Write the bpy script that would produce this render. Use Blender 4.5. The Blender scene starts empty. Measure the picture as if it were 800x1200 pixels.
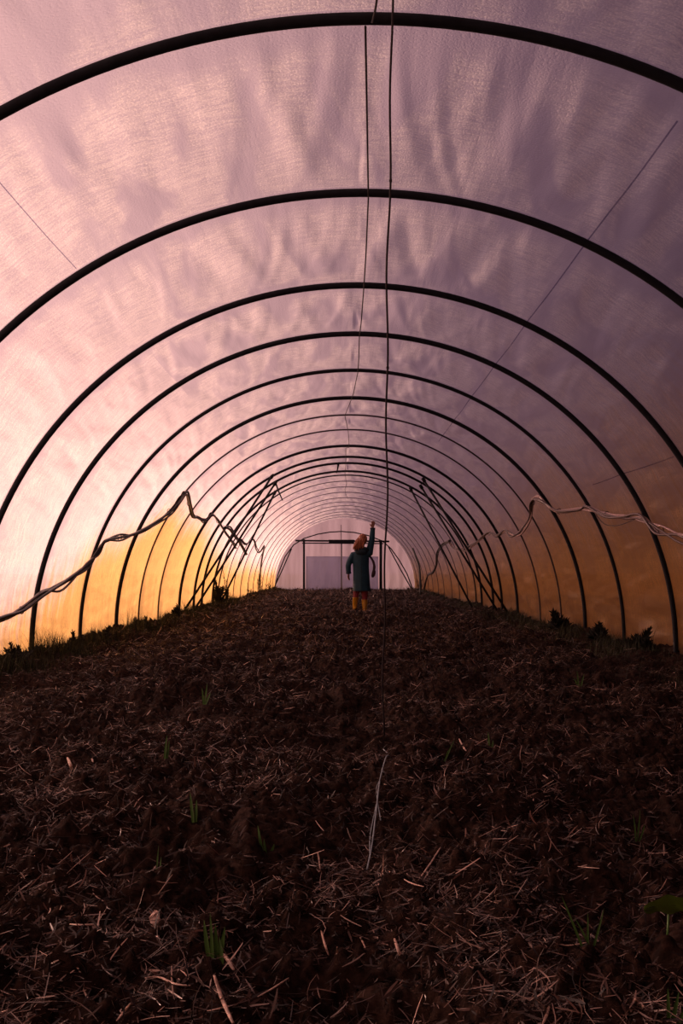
import bpy, math, random
import numpy as np
from mathutils import Vector, Matrix
random.seed(7); rng = np.random.default_rng(7)
C = bpy.context.scene.collection
F = 1167.0; U = 6.3; HC = 0.756; VX, VY = 401.0, 668.0
CX, ZC, RA, RB = 0.096, 0.08, 2.70, 2.66       # hoop centre line of the tunnel

def P(px, py, d):                               # point seen at a pixel of the photo at distance d (units of U metres)
    Y = d*U
    return Vector(((px-VX)/F*Y, Y, HC+(VY-py)/F*Y))
def on_film(px, py, inset=0.05):                # point of the film where the ray of a pixel meets it
    dx, dz = (px-VX)/F, (VY-py)/F
    a, b = RA-inset, RB-inset
    A = (dx/a)**2+(dz/b)**2; B = 2*(dx*(-CX)/a**2+dz*(HC-ZC)/b**2); Cc = (CX/a)**2+((HC-ZC)/b)**2-1
    t = (-B+math.sqrt(B*B-4*A*Cc))/(2*A)
    return Vector((dx*t, t, HC+dz*t))
def arc(th, y, inset=0.0, sag=0.0):
    return Vector((CX-(RA-inset)*math.cos(th), y, ZC+(RB-inset)*math.sin(th)))

# ---------- noise ----------
def _h(ix, iy, s):
    n = (ix.astype(np.int64)*374761393+iy.astype(np.int64)*668265263+s*1442695041) & 0xffffffff
    n = ((n ^ (n >> 13))*1274126177) & 0xffffffff
    return ((n ^ (n >> 16)) & 0xffff)/65535.0
def vn(x, y, s=0):
    ix, iy = np.floor(x), np.floor(y); fx, fy = x-ix, y-iy
    fx = fx*fx*(3-2*fx); fy = fy*fy*(3-2*fy)
    a, b, c, d = _h(ix, iy, s), _h(ix+1, iy, s), _h(ix, iy+1, s), _h(ix+1, iy+1, s)
    return (a+(b-a)*fx)*(1-fy)+(c+(d-c)*fx)*fy-0.5
def fbm(x, y, o, s=0):
    r = 0; a = 1.0
    for k in range(o):
        r = r+a*vn(x*2**k+17*k, y*2**k-9*k, s+k); a *= 0.5
    return r
def soil(x, y):
    x = np.asarray(x, float); y = np.asarray(y, float)
    u = (x-CX)/2.7
    z = np.where(u < 0, 0.10, 0.055)*np.clip((np.abs(u)-0.80)/0.2, 0, 1.2)**1.5
    z = z+0.10*fbm(x*1.7, y*1.3, 2, 3)*np.clip(1.1-np.abs(u)*0.4, 0, 1)
    lump = vn(x*7.5+0.6*vn(x*5, y*5, 31), y*7.5, 11); z = z+0.12*np.abs(lump)+0.075*vn(x*3.9+3, y*3.6, 12)
    z = z+0.060*np.abs(fbm(x*17, y*17, 3, 21))+0.016*fbm(x*60, y*60, 2, 25)
    return z-0.055
def sz(x, y): return float(soil(np.array([x]), np.array([y]))[0])

# ---------- materials ----------
def nt(name):
    m = bpy.data.materials.new(name); m.use_nodes = True
    t = m.node_tree; t.nodes.clear()
    o = t.nodes.new('ShaderNodeOutputMaterial'); return m, t, o
def N(t, kind, **kw):
    n = t.nodes.new(kind)
    for k, v in kw.items():
        if k in n.inputs.keys() if isinstance(k, str) else False: n.inputs[k].default_value = v
        else: setattr(n, k, v)
    return n
def L(t, a, ao, b, bi): t.links.new(a.outputs[ao], b.inputs[bi])
def ramp(t, pts):
    r = t.nodes.new('ShaderNodeValToRGB'); e = r.color_ramp.elements
    e[0].position, e[0].color = pts[0][0], (*pts[0][1], 1)
    e[1].position, e[1].color = pts[-1][0], (*pts[-1][1], 1)
    for p, c in pts[1:-1]:
        q = e.new(p); q.color = (*c, 1)
    return r
def pmat(name, c1, c2=None, scale=20.0, rough=0.6, bump=0.0, spec=0.5, metal=0.0, island=False):
    m, t, o = nt(name)
    b = N(t, 'ShaderNodeBsdfPrincipled'); b.inputs['Roughness'].default_value = rough
    b.inputs['Specular IOR Level'].default_value = spec; b.inputs['Metallic'].default_value = metal
    L(t, b, 0, o, 0)
    c2 = c2 or tuple(v*0.7 for v in c1)
    tc = N(t, 'ShaderNodeTexCoord'); n = N(t, 'ShaderNodeTexNoise'); n.inputs['Scale'].default_value = scale
    n.inputs['Detail'].default_value = 5; L(t, tc, 'Object', n, 'Vector')
    if island:
        g = N(t, 'ShaderNodeNewGeometry'); r = ramp(t, [(0, c2), (0.6, tuple(a*.22+b_*.78 for a, b_ in zip(c1, c2))), (0.93, tuple(a*.55+b_*.45 for a, b_ in zip(c1, c2))), (1, c1)])
        L(t, g, 'Random Per Island', r, 0)
    else:
        r = ramp(t, [(0.3, c2), (0.7, c1)]); L(t, n, 0, r, 0)
    L(t, r, 0, b, 'Base Color')
    if bump:
        bp = N(t, 'ShaderNodeBump'); bp.inputs['Strength'].default_value = bump; bp.inputs['Distance'].default_value = 0.01
        L(t, n, 0, bp, 'Height'); L(t, bp, 0, b, 'Normal')
    return m
def film_mat(name, tint=(0.93, 0.86, 0.86), clear=0.15, glow_tint=True, top=-0.42, glow_col=(0.95, 0.68, 0.25, 1), dewy=0.0, soft=0.60):
    m, t, o = nt(name)
    uv = N(t, 'ShaderNodeUVMap'); uv.uv_map = 'UVMap'
    def noise(sx, sy, sc=1, det=3, dist=0.0):
        mp = N(t, 'ShaderNodeMapping'); mp.inputs['Scale'].default_value = (sx, sy, 1); L(t, uv, 0, mp, 0)
        n = N(t, 'ShaderNodeTexNoise'); n.inputs['Scale'].default_value = sc; n.inputs['Detail'].default_value = det
        n.inputs['Distortion'].default_value = dist; L(t, mp, 0, n, 'Vector'); return n
    def rng_(n, a, b, c=0.0, d=1.0):
        r = N(t, 'ShaderNodeMapRange'); r.inputs[1].default_value = a; r.inputs[2].default_value = b
        r.inputs[3].default_value = c; r.inputs[4].default_value = d; L(t, n, 0, r, 0); return r
    def mth(op, a, b):
        q = N(t, 'ShaderNodeMath'); q.operation = op
        for i, v in enumerate((a, b)):
            if isinstance(v, (int, float)): q.inputs[i].default_value = v
            else: L(t, v, 0, q, i)
        return q
    patch0 = rng_(noise(3.4, 0.8, 1, 4, 0.8), 0.40, 0.54)
    at = N(t, 'ShaderNodeAttribute'); at.attribute_name = 'bay'; an = noise(6, 1.5, 1, 3)
    atn = N(t, 'ShaderNodeMath'); atn.operation = 'MULTIPLY_ADD'; L(t, an, 0, atn, 0); atn.inputs[1].default_value = -0.30; L(t, at, 'Fac', atn, 2)
    edge = rng_(atn, -0.06, 0.03)
    patch = mth('MULTIPLY', mth('MAXIMUM', patch0, dewy), edge)           # where the film carries dew
    feather = rng_(noise(6, 30, 1, 4, 2.2), 0.38, 0.62)            # brushed runs of dew
    drops = rng_(noise(95, 95, 1, 2), 0.48, 0.70)                  # single drops
    f2 = mth('MULTIPLY', feather, 0.55); f3 = mth('MULTIPLY', drops, 0.65); f4 = mth('ADD', f2, f3)
    dew = mth('MULTIPLY', patch, mth('ADD', f4, 0.15)); dew.use_clamp = True
    # colour of the film: whitish where dewy, lilac grey where clean
    mix = N(t, 'ShaderNodeMix'); mix.data_type = 'RGBA'
    mix.inputs['A'].default_value = (tint[0]*0.70, tint[1]*0.69, tint[2]*0.80, 1); mix.inputs['B'].default_value = (*tint, 1)
    L(t, dew, 0, mix, 'Factor'); col = mix; cs = 'Result'
    if glow_tint:                                                      # golden glow from outside, painted as an ochre tint low on the film
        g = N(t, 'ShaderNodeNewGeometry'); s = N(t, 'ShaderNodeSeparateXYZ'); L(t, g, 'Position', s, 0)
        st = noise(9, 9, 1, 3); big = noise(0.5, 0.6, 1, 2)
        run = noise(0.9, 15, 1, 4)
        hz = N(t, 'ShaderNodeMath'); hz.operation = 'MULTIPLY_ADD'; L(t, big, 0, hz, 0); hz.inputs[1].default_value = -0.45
        du = N(t, 'ShaderNodeAttribute'); du.attribute_name = 'glow_top'; zt = N(t, 'ShaderNodeMath'); zt.operation = 'SUBTRACT'; L(t, s, 'Z', zt, 0); L(t, du, 'Fac', zt, 1); L(t, zt, 0, hz, 2)
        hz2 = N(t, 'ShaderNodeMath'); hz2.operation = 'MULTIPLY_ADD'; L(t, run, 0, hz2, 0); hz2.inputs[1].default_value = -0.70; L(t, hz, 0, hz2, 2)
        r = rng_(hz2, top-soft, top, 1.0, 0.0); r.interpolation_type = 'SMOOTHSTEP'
        mm = N(t, 'ShaderNodeMix'); mm.data_type = 'RGBA'; mm.blend_type = 'MULTIPLY'; mm.inputs['B'].default_value = glow_col
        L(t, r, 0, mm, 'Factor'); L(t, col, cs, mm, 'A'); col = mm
    bp = N(t, 'ShaderNodeBump'); bp.inputs['Strength'].default_value = 0.55; bp.inputs['Distance'].default_value = 0.02
    wr = mth('MULTIPLY', noise(8.0, 0.45, 1, 3, 0.25), 0.8); hb = mth('ADD', mth('MULTIPLY', drops, 0.10), wr); L(t, hb, 0, bp, 'Height')
    tr = N(t, 'ShaderNodeBsdfTranslucent'); L(t, col, 'Result', tr, 0); L(t, bp, 0, tr, 'Normal')
    df = N(t, 'ShaderNodeBsdfDiffuse'); L(t, col, 'Result', df, 0); L(t, bp, 0, df, 'Normal')
    m0 = N(t, 'ShaderNodeMixShader'); m0.inputs[0].default_value = 0.10; L(t, tr, 0, m0, 1); L(t, df, 0, m0, 2)
    rf = N(t, 'ShaderNodeBsdfRefraction'); rf.inputs['IOR'].default_value = 1.12; rf.inputs['Roughness'].default_value = 0.75
    L(t, col, 'Result', rf, 0); L(t, bp, 0, rf, 'Normal')
    m1 = N(t, 'ShaderNodeMixShader'); m1.inputs[0].default_value = 0.30; L(t, m0, 0, m1, 1); L(t, rf, 0, m1, 2)
    tp = N(t, 'ShaderNodeBsdfTransparent'); L(t, col, 'Result', tp, 0)
    fc = N(t, 'ShaderNodeMapRange'); fc.inputs[3].default_value = clear*1.7; fc.inputs[4].default_value = clear*0.5; L(t, dew, 0, fc, 0)
    m2 = N(t, 'ShaderNodeMixShader'); L(t, fc, 0, m2, 0); L(t, m1, 0, m2, 1); L(t, tp, 0, m2, 2)
    gl = N(t, 'ShaderNodeBsdfGlossy'); gl.inputs['Roughness'].default_value = 0.30; L(t, bp, 0, gl, 'Normal')
    m3 = N(t, 'ShaderNodeMixShader'); m3.inputs[0].default_value = 0.09; L(t, m2, 0, m3, 1); L(t, gl, 0, m3, 2)
    L(t, m3, 0, o, 0); return m
GLOW = (0.92, 0.60, 0.14, 1)  # warm colour for the painted glow
M_FILM = film_mat('tunnel_film'); M_FILML = film_mat('even_film', dewy=0.8); M_FILMR = film_mat('glow_tint_film', soft=1.55, top=-0.20, glow_col=(0.92, 0.58, 0.22, 1))  # right film has the glow painted in higher and softer
M_END = film_mat('end_film', tint=(0.84, 0.76, 0.82), clear=0.12, glow_tint=False)
M_DOORP = film_mat('door_film', tint=(0.97, 0.99, 0.99), clear=0.35, glow_tint=False)
M_STEEL = pmat('painted_steel', (0.012, 0.013, 0.018), (0.007, 0.007, 0.010), 30, 0.7, 0.1, 0.2)
M_THIN = pmat('thin_steel', (0.045, 0.030, 0.032), (0.02, 0.014, 0.015), 30, 0.5, 0.1)
M_SOIL = pmat('dark_soil', (0.034, 0.0165, 0.0112), (0.003, 0.0014, 0.0009), 45, 1.0, 1.0, 0.08)
M_STRAW = pmat('straw_litter', (0.95, 0.60, 0.44), (0.030, 0.012, 0.007), 30, 0.30, 0, 0.6, island=True)
M_STALK = pmat('pale_stalk', (0.75, 0.46, 0.33), (0.16, 0.08, 0.05), 70, 0.4, 0.2, 0.6)
M_DEBRIS = pmat('dark_debris', (0.15, 0.066, 0.042), (0.003, 0.0014, 0.001), 30, 0.6, 0, 0.3, island=True)
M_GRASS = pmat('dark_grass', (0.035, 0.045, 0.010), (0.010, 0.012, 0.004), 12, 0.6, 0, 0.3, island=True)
M_BLADE = pmat('green_blade', (0.09, 0.20, 0.03), (0.05, 0.12, 0.02), 12, 0.45)
M_LEAF = pmat('broad_leaf', (0.32, 0.52, 0.06), (0.22, 0.40, 0.04), 22, 0.5, 0.4)
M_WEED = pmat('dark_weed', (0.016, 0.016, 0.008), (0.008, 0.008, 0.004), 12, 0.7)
M_FIELD = pmat('field_grass', (0.42, 0.26, 0.07), (0.25, 0.16, 0.04), 3, 0.9)
M_HOSE = pmat('black_hose', (0.030, 0.020, 0.024), (0.015, 0.010, 0.012), 30, 0.4)
M_HOSE2 = pmat('brown_hose', (0.10, 0.06, 0.06), (0.05, 0.03, 0.03), 30, 0.4)
M_HOSE3 = pmat('pale_hose', (0.40, 0.27, 0.26), (0.28, 0.18, 0.18), 30, 0.4)
M_TWINE = pmat('dark_twine', (0.035, 0.022, 0.025), (0.015, 0.01, 0.012), 90, 0.8)
M_TWINE2 = pmat('faded_twine', (0.30, 0.34, 0.36), (0.16, 0.20, 0.22), 90, 0.8)
M_COAT = pmat('teal_coat', (0.005, 0.050, 0.085), (0.004, 0.036, 0.060), 14, 0.75, 0.3)
M_HOOD = pmat('coat_lining', (0.010, 0.028, 0.045), (0.007, 0.02, 0.03), 14, 0.85, 0.3)
M_HAIR = pmat('auburn_hair', (0.46, 0.13, 0.04), (0.16, 0.045, 0.018), 60, 0.45, 0.8)
M_SKIN = pmat('skin', (0.36, 0.16, 0.11), (0.32, 0.14, 0.10), 20, 0.5)
M_LEG = pmat('berry_leggings', (0.26, 0.035, 0.06), (0.15, 0.02, 0.035), 30, 0.85)
M_BOOT = pmat('yellow_rubber', (0.55, 0.27, 0.02), (0.42, 0.20, 0.015), 12, 0.3)
M_SOLE = pmat('boot_sole', (0.06, 0.035, 0.02), None, 12, 0.8)
M_BAG = pmat('plum_bag', (0.05, 0.018, 0.03), (0.03, 0.01, 0.018), 20, 0.6)
M_PAPER = pmat('pale_chip', (0.80, 0.56, 0.45), (0.6, 0.38, 0.3), 50, 0.6, 0.5)

# ---------- mesh helpers ----------
class MB:
    def __init__(s): s.v = []; s.f = []
    def tube(s, pts, r, n=8, caps=True, flat=1.0):
        pts = [Vector(p) for p in pts]; k = len(pts)
        rs = r if isinstance(r, (list, tuple)) else [r]*k
        up = Vector((0, 0, 1)); prev = None; b0 = len(s.v)
        for i, p in enumerate(pts):
            t = (pts[min(i+1, k-1)]-pts[max(i-1, 0)])
            t = t.normalized() if t.length > 1e-9 else Vector((0, 1, 0))
            if prev is None:
                a = t.cross(up if abs(t.z) < 0.9 else Vector((1, 0, 0))).normalized()
            else:
                a = (prev-t*prev.dot(t)).normalized()
            prev = a; b = t.cross(a)
            for j in range(n):
                w = 2*math.pi*j/n
                s.v.append(p+(a*math.cos(w)+b*math.sin(w)*flat)*rs[i])
        for i in range(k-1):
            for j in range(n):
                q = (j+1) % n
                s.f.append((b0+i*n+j, b0+i*n+q, b0+(i+1)*n+q, b0+(i+1)*n+j))
        if caps:
            s.f.append(tuple(b0+j for j in range(n))[::-1]); s.f.append(tuple(b0+(k-1)*n+j for j in range(n)))
        return s
    def rings(s, rings_):                        # closed loft of rings of equal length
        b0 = len(s.v); n = len(rings_[0])
        for rg in rings_: s.v += [Vector(p) for p in rg]
        for i in range(len(rings_)-1):
            for j in range(n):
                q = (j+1) % n; s.f.append((b0+i*n+j, b0+i*n+q, b0+(i+1)*n+q, b0+(i+1)*n+j))
        s.f.append(tuple(b0+j for j in range(n))[::-1]); s.f.append(tuple(b0+(len(rings_)-1)*n+j for j in range(n)))
        return s
    def ell(s, c, r, n=16, m=10, rot=None):
        c = Vector(c); rg = []
        for i in range(m+1):
            ph = math.pi*(0.02+0.96*i/m); row = []
            for j in range(n):
                w = 2*math.pi*j/n
                p = Vector((r[0]*math.sin(ph)*math.cos(w), r[1]*math.sin(ph)*math.sin(w), -r[2]*math.cos(ph)))
                if rot: p = rot @ p
                row.append(c+p)
            rg.append(row)
        return s.rings(rg)
    def box(s, c, d, rot=None):
        c = Vector(c); b0 = len(s.v)
        for x in (-1, 1):
            for y in (-1, 1):
                for z in (-1, 1):
                    p = Vector((x*d[0]/2, y*d[1]/2, z*d[2]/2)); s.v.append(c+(rot @ p if rot else p))
        for f in ((0, 1, 3, 2), (4, 6, 7, 5), (0, 4, 5, 1), (2, 3, 7, 6), (0, 2, 6, 4), (1, 5, 7, 3)): s.f.append(tuple(b0+i for i in f))
        return s
    def build(s, name, mat, parent=None, smooth=True, org=None):
        me = bpy.data.meshes.new(name)
        o_ = Vector(org) if org is not None else (Vector((0, 0, 0)) if parent is None else parent.location)
        me.from_pydata([tuple(Vector(v)-o_) for v in s.v], [], s.f); me.update()
        if smooth: me.polygons.foreach_set('use_smooth', [True]*len(me.polygons))
        me.materials.append(mat)
        o = bpy.data.objects.new(name, me); C.objects.link(o)
        if parent is not None: o.parent = parent
        else: o.location = o_
        return o
def npobj(name, V, Q, mat, smooth=True, kind=None, uv=None):
    me = bpy.data.meshes.new(name); k = Q.shape[1]
    me.vertices.add(len(V)); me.vertices.foreach_set('co', V.astype(np.float32).ravel())
    me.loops.add(Q.size); me.loops.foreach_set('vertex_index', Q.astype(np.int32).ravel())
    me.polygons.add(len(Q)); me.polygons.foreach_set('loop_start', np.arange(0, Q.size, k, dtype=np.int32))
    me.polygons.foreach_set('loop_total', np.full(len(Q), k, dtype=np.int32))
    me.update(calc_edges=True)
    if smooth: me.polygons.foreach_set('use_smooth', np.ones(len(Q), dtype=bool))
    if uv is not None:
        l = me.uv_layers.new(name='UVMap'); l.data.foreach_set('uv', uv[Q.ravel()].astype(np.float32).ravel())
    me.materials.append(mat); me.validate()
    o = bpy.data.objects.new(name, me); C.objects.link(o)
    if kind: o['kind'] = kind
    return o
def tag(o, label, cat, group=None, kind=None):
    o['label'] = label; o['category'] = cat
    if group: o['group'] = group
    if kind: o['kind'] = kind
    return o
def empty(name, loc, label, cat, group=None):
    o = bpy.data.objects.new(name, None); C.objects.link(o); o.location = loc; o.empty_display_size = 0.1
    return tag(o, label, cat, group)
def grid(nu, nv):
    i = np.arange(nu-1)[:, None]*nv+np.arange(nv-1)[None, :]; i = i.ravel()
    return np.stack([i, i+1, i+nv+1, i+nv], 1)

# ---------- hoops ----------
hoops = [(-0.22, 1), (0.03, 1), (0.30, 1), (0.568, 1), (0.830, 1), (1.102, 1), (1.326, 1), (1.570, 1), (1.821, 1), (2.02, 0), (2.234, 0), (2.524, 1),
         (2.77, 1), (2.93, 1), (3.172, 1), (3.306, 1), (3.53, 0), (3.77, 0), (4.03, 0), (4.34, 0), (4.60, 0), (4.87, 0), (5.13, 0), (5.40, 0), (5.66, 0), (5.90, 0), (6.13, 1)]
ORD = ['first', 'second', 'third', 'fourth', 'fifth', 'sixth', 'seventh', 'eighth', 'ninth', 'tenth', 'eleventh', 'twelfth', 'thirteenth', 'fourteenth',
       'fifteenth', 'sixteenth', 'seventeenth', 'eighteenth', 'nineteenth', 'twentieth', 'twenty-first', 'twenty-second', 'twenty-third', 'twenty-fourth']
extra = {0: 'cutting across the very top of the photo', 1: 'just behind the foremost one', 2: 'running out of frame at both sides',
         3: 'its feet the nearest ones in view', 6: 'left hoses peak on it', 7: 'just behind the hose peak'}
for d, thick in hoops:
    if d < 0.5 or d > 6.0: continue
    k = [h for h in hoops if h[0] >= 0.5].index((d, thick))
    r = 0.0215 if thick else (0.0105 if d < 3 else 0.008)
    if abs(d-1.57) < .01: r = 0.018
    if d > 3.25 and thick: r = 0.014
    mb = MB()
    w = random.uniform(-.012, .012)
    pts = [arc(math.radians(-4+188*i/96), d*U+w*math.sin(i*.1), 0) for i in range(97)]
    mb.tube(pts, r, 10)
    t = 'thick black steel' if thick else 'thin dark'
    if k in extra: lab = '%s tunnel hoop, %s from camera, %s' % (t, ORD[k], extra[k])
    else: lab = '%s tunnel hoop, %s in line counted from the camera' % (t, ORD[k])
    tag(mb.build('tunnel_hoop', M_STEEL if thick else M_THIN, org=(CX, d*U, ZC)), lab, 'hoop', 'hoops carrying the plastic tunnel')

# ---------- film ----------
YS = []; 
for (d0, a), (d1, b) in zip(hoops[:-1], hoops[1:]):
    n = 36 if 0.4 < d1 < 1.4 else (24 if d1 < 2.3 else 10)
    YS += list(np.linspace(d0*U, d1*U, n, endpoint=False))
YS.append(6.13*U); YS = np.array(YS)
hy = np.array([h[0]*U for h in hoops]); hr = np.array([0.0225 if h[1] else 0.0115 for h in hoops])
seamL, seamR = math.radians(57), math.radians(116)
TH = np.radians(np.concatenate([np.linspace(-5, 57, 190), np.linspace(57, 116, 240)[1:], np.linspace(116, 185, 200)[1:]]))
def film_grid(TH, YS):
    T, Y = np.meshgrid(TH, YS, indexing='ij')
    b = np.clip(np.searchsorted(hy, Y, side='right')-1, 0, len(hy)-2)
    t = (Y-hy[b])/(hy[b+1]-hy[b]); ln = hy[b+1]-hy[b]
    env = np.sin(np.pi*t)
    arcl = T*2.68
    off = hr[b]*(1-t)+hr[b+1]*t
    # outward: positive; sag between hoops, fan of tension folds from each hoop
    sgn = np.where(T < math.pi/2, -1.0, 1.0)
    fan1 = fbm(arcl*5.5+sgn*t*0.7*ln+b*13.1, t*0.45+b*7, 2, 41)
    fan2 = fbm(arcl*9.5-sgn*(t**1.5)*1.3*ln+b*5.7, t*0.45+b*3, 2, 51)
    hem = np.clip((0.55-np.sin(T)*2.7+0.3)/0.9, 0, 1)          # gathered pleats low down
    ple = fbm(Y*8.0+0.5*vn(Y*2, arcl*2, 3), arcl*0.45, 3, 61)
    disp = off+0.004-0.034*env*ln/1.6+env*(0.030*fan1+0.022*fan2)*np.where(b > 5, 0.7, 1)+env*hem*0.045*ple; film_grid.bay = t.ravel()
    X = CX-(RA+disp)*np.cos(T); Z = ZC+(RB+disp)*np.sin(T)
    V = np.stack([X, Y, Z], -1).reshape(-1, 3); uv = np.stack([arcl, Y], -1).reshape(-1, 2)
    return V, uv
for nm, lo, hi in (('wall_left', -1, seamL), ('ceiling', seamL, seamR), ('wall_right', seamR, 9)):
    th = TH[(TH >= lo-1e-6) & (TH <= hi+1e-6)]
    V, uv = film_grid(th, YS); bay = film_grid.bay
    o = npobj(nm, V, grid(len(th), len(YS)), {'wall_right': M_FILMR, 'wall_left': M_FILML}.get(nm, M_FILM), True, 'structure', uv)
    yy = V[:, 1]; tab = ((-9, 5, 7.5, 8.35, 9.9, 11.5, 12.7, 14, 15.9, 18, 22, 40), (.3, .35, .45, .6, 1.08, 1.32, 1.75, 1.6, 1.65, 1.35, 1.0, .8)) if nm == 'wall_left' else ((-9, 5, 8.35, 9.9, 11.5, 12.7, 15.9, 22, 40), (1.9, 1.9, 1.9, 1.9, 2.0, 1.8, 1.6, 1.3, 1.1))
    at = o.data.attributes.new('glow_top', 'FLOAT', 'POINT'); at.data.foreach_set('value', np.interp(yy, *tab).astype(np.float32))  # height the painted glow reaches along the wall
    at = o.data.attributes.new('bay', 'FLOAT', 'POINT'); at.data.foreach_set('value', bay.astype(np.float32))
# taped lap seams lying on the film
def seam(name, th, mat, d0, d1, wdt=0.012):
    rows = YS[(YS > d0*U) & (YS < d1*U)]
    V, uv = film_grid(np.array([th-wdt, th-wdt*.5, th+wdt*.5, th+wdt])/1.0, rows)
    c = np.array([CX, 0, ZC]); rad = V-c; rad[:, 1] = 0
    V = V-rad/np.linalg.norm(rad, axis=1)[:, None]*(0.010+0.002*vn(V[:, 1:2]*9, V[:, 1:2]*0, 5))
    V2 = V+rad/np.linalg.norm(rad, axis=1)[:, None]*0.003
    n = len(V); q = grid(4, len(rows)); Q = np.concatenate([q, q[:, ::-1]+n])
    return npobj(name, np.concatenate([V, V2]), Q, mat, True, 'structure', np.concatenate([uv, uv]))
M_TAPE = film_mat('seam_tape', tint=(1.0, 0.98, 0.97), clear=0.58, dewy=1.0, glow_tint=False)
seam('trim_1', seamR, M_TAPE, 0.6, 2.1, 0.0014); seam('trim_3', math.radians(146.3), M_TAPE, 1.12, 1.48, 0.0014)
seam('trim_2', seamL, M_TAPE, 0.6, 0.83, 0.0009)

# ---------- end walls ----------
def endwall(name, y, mat, sgn=1):
    nr, na = 40, 120; V = []; uv = []
    for i in range(nr+1):
        for j in range(na+1):
            rr = (i/nr)**0.8; th = math.radians(-4+188*j/na)
            x = CX-(RA+.015)*rr*math.cos(th); z = ZC+(RB+.015)*rr*math.sin(th)
            V.append((x, y, z)); uv.append((x*1.0, z*1.6))
    V = np.array(V); V[:, 1] += 0.05*vn(V[:, 0]*5.5+vn(V[:, 2]*2, V[:, 0]*0, 5), V[:, 2]*0.5, 8)+0.02*vn(V[:, 0]*14, V[:, 2]*1.2, 9)
    return npobj(name, V, grid(nr+1, na+1), mat, True, 'structure', np.array(uv))
YE = 6.13*U
endwall('wall_back', YE+0.06, M_END); endwall('wall_front', -0.22*U-0.05, M_FILM)
D = 6.10
fr = empty('end_frame', (CX, D*U, 0), 'dark bent pipe arch framing the far end wall with slanting side braces', 'frame')
pts = [P(x, y, D) for x, y in ((320.6, 693), (326, 672), (334, 652), (344, 638.5), (356, 631), (372, 626), (387, 623.5), (400, 622.8), (415, 624), (431, 627.5), (448, 634), (458, 643), (468, 657), (477, 673), (484, 692))]
MB().tube(pts, 0.022, 8).build('arch_pipe', M_STEEL, fr)
MB().tube([P(341.5, 643, D), P(331, 667, D), P(320, 691, D)], 0.022, 8).build('brace', M_STEEL, fr)
MB().tube([P(455, 641, D), P(469, 667, D), P(482, 690, D)], 0.022, 8).build('brace', M_STEEL, fr)
MB().tube([P(399.5, 615, D), P(399.8, 636, D)], 0.012, 6).build('brace', M_STEEL, fr)
dr = empty('door_frame', (P(400, 690, D).x, D*U-.06, 0), 'dark pipe frame of the double door at the far end', 'door frame')
dr['kind'] = 'structure'; dr.name = 'door_1'
for k in ('label', 'category'): pass
Dd = D-.01
def bar(name, a, b, r, par, mat=M_STEEL, dd=Dd): return MB().tube([P(*a, dd), P(*b, dd)], r, 8).build(name, mat, par)
bar('post', (356, 632), (356, 696), 0.040, dr); bar('post', (446, 633), (446, 696), 0.055, dr)
bar('lintel', (346, 633.5), (456, 634.5), 0.034, dr); bar('crossbar', (354, 636.5), (449, 637), 0.022, dr)
MB().box(P(400, 634.8, Dd-.005), (0.98, 0.10, 0.15)).build('door_rail', M_STEEL, dr, False)
bar('mullion', (400, 636), (400, 696), 0.024, dr)
for x0, x1 in ((358.5, 399), (401, 443)):
    a, b = P(x0, 652, Dd), P(x1, 697, Dd); V = []; uv = []
    for i in range(13):
        for j in range(9):
            x = a.x+(b.x-a.x)*i/12; z = a.z+(b.z-a.z)*j/8
            V.append((x, a.y+.03+0.012*math.sin(i*1.3+j*.6), z)); uv.append((x, z))
    o = npobj('door_panel', np.array(V)-np.array(dr.location), grid(13, 9), M_DOORP, True, None, np.array(uv)); o.parent = dr
    mod = o.modifiers.new('t', 'SOLIDIFY'); mod.thickness = 0.004

# ---------- diagonal braces ----------
def brace(a, b, da, db, lab, r=0.019, name='diagonal_brace', grp='slanting braces between hoops'):
    A, B = P(*a, da), P(*b, db)
    A.z = sz(A.x, A.y)-0.03
    mb = MB().tube([A, (A+B)/2, B], r, 10)
    e = empty(name, (A.x, A.y, A.z), lab, 'brace', grp)
    mb.build('pipe', M_STEEL, e)
    u = (B-A).normalized(); MB().tube([B-u*0.05, B+u*0.03], r*1.6, 10).build('clamp', M_STEEL, e)
    return e
brace((215, 715), (319, 557.5), 2.59, 2.75, 'slanting black pipe brace on the left wall, nearest of the three')
brace((226, 715), (322.5, 566), 2.74, 2.92, 'slanting black pipe brace on the left wall, middle of the three')
brace((257, 706), (322, 577), 3.20, 3.15, 'slanting black pipe brace on the left wall, farthest of the three')
brace((556, 716), (481, 573), 2.93, 3.14, 'slanting black pipe brace on the right wall, farthest of the three')
brace((584, 718), (493, 570), 2.80, 2.95, 'slanting black pipe brace on the right wall, middle of the three')
brace((596, 721), (496, 562), 2.64, 2.76, 'slanting black pipe brace on the right wall, nearest of the three')
tag(MB().tube([P(322, 563, 2.98), P(326, 575, 2.97), P(331, 586.5, 2.96)], [0.018, .014, .010], 8).build('pipe_stub', M_STEEL, org=P(322, 563, 2.98)),
    'short dark pipe end sticking down from the left brace tops', 'pipe', None)
tag(MB().tube([P(396.5, 543, 2.93), P(395.5, 549, 2.93), P(394.3, 554, 2.92)], [0.02, .014, .010], 8).build('hanging_clip', M_STEEL, org=P(396, 543, 2.93)),
    'small dark clip hanging from a hoop at the middle of the roof', 'clip', None)

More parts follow.
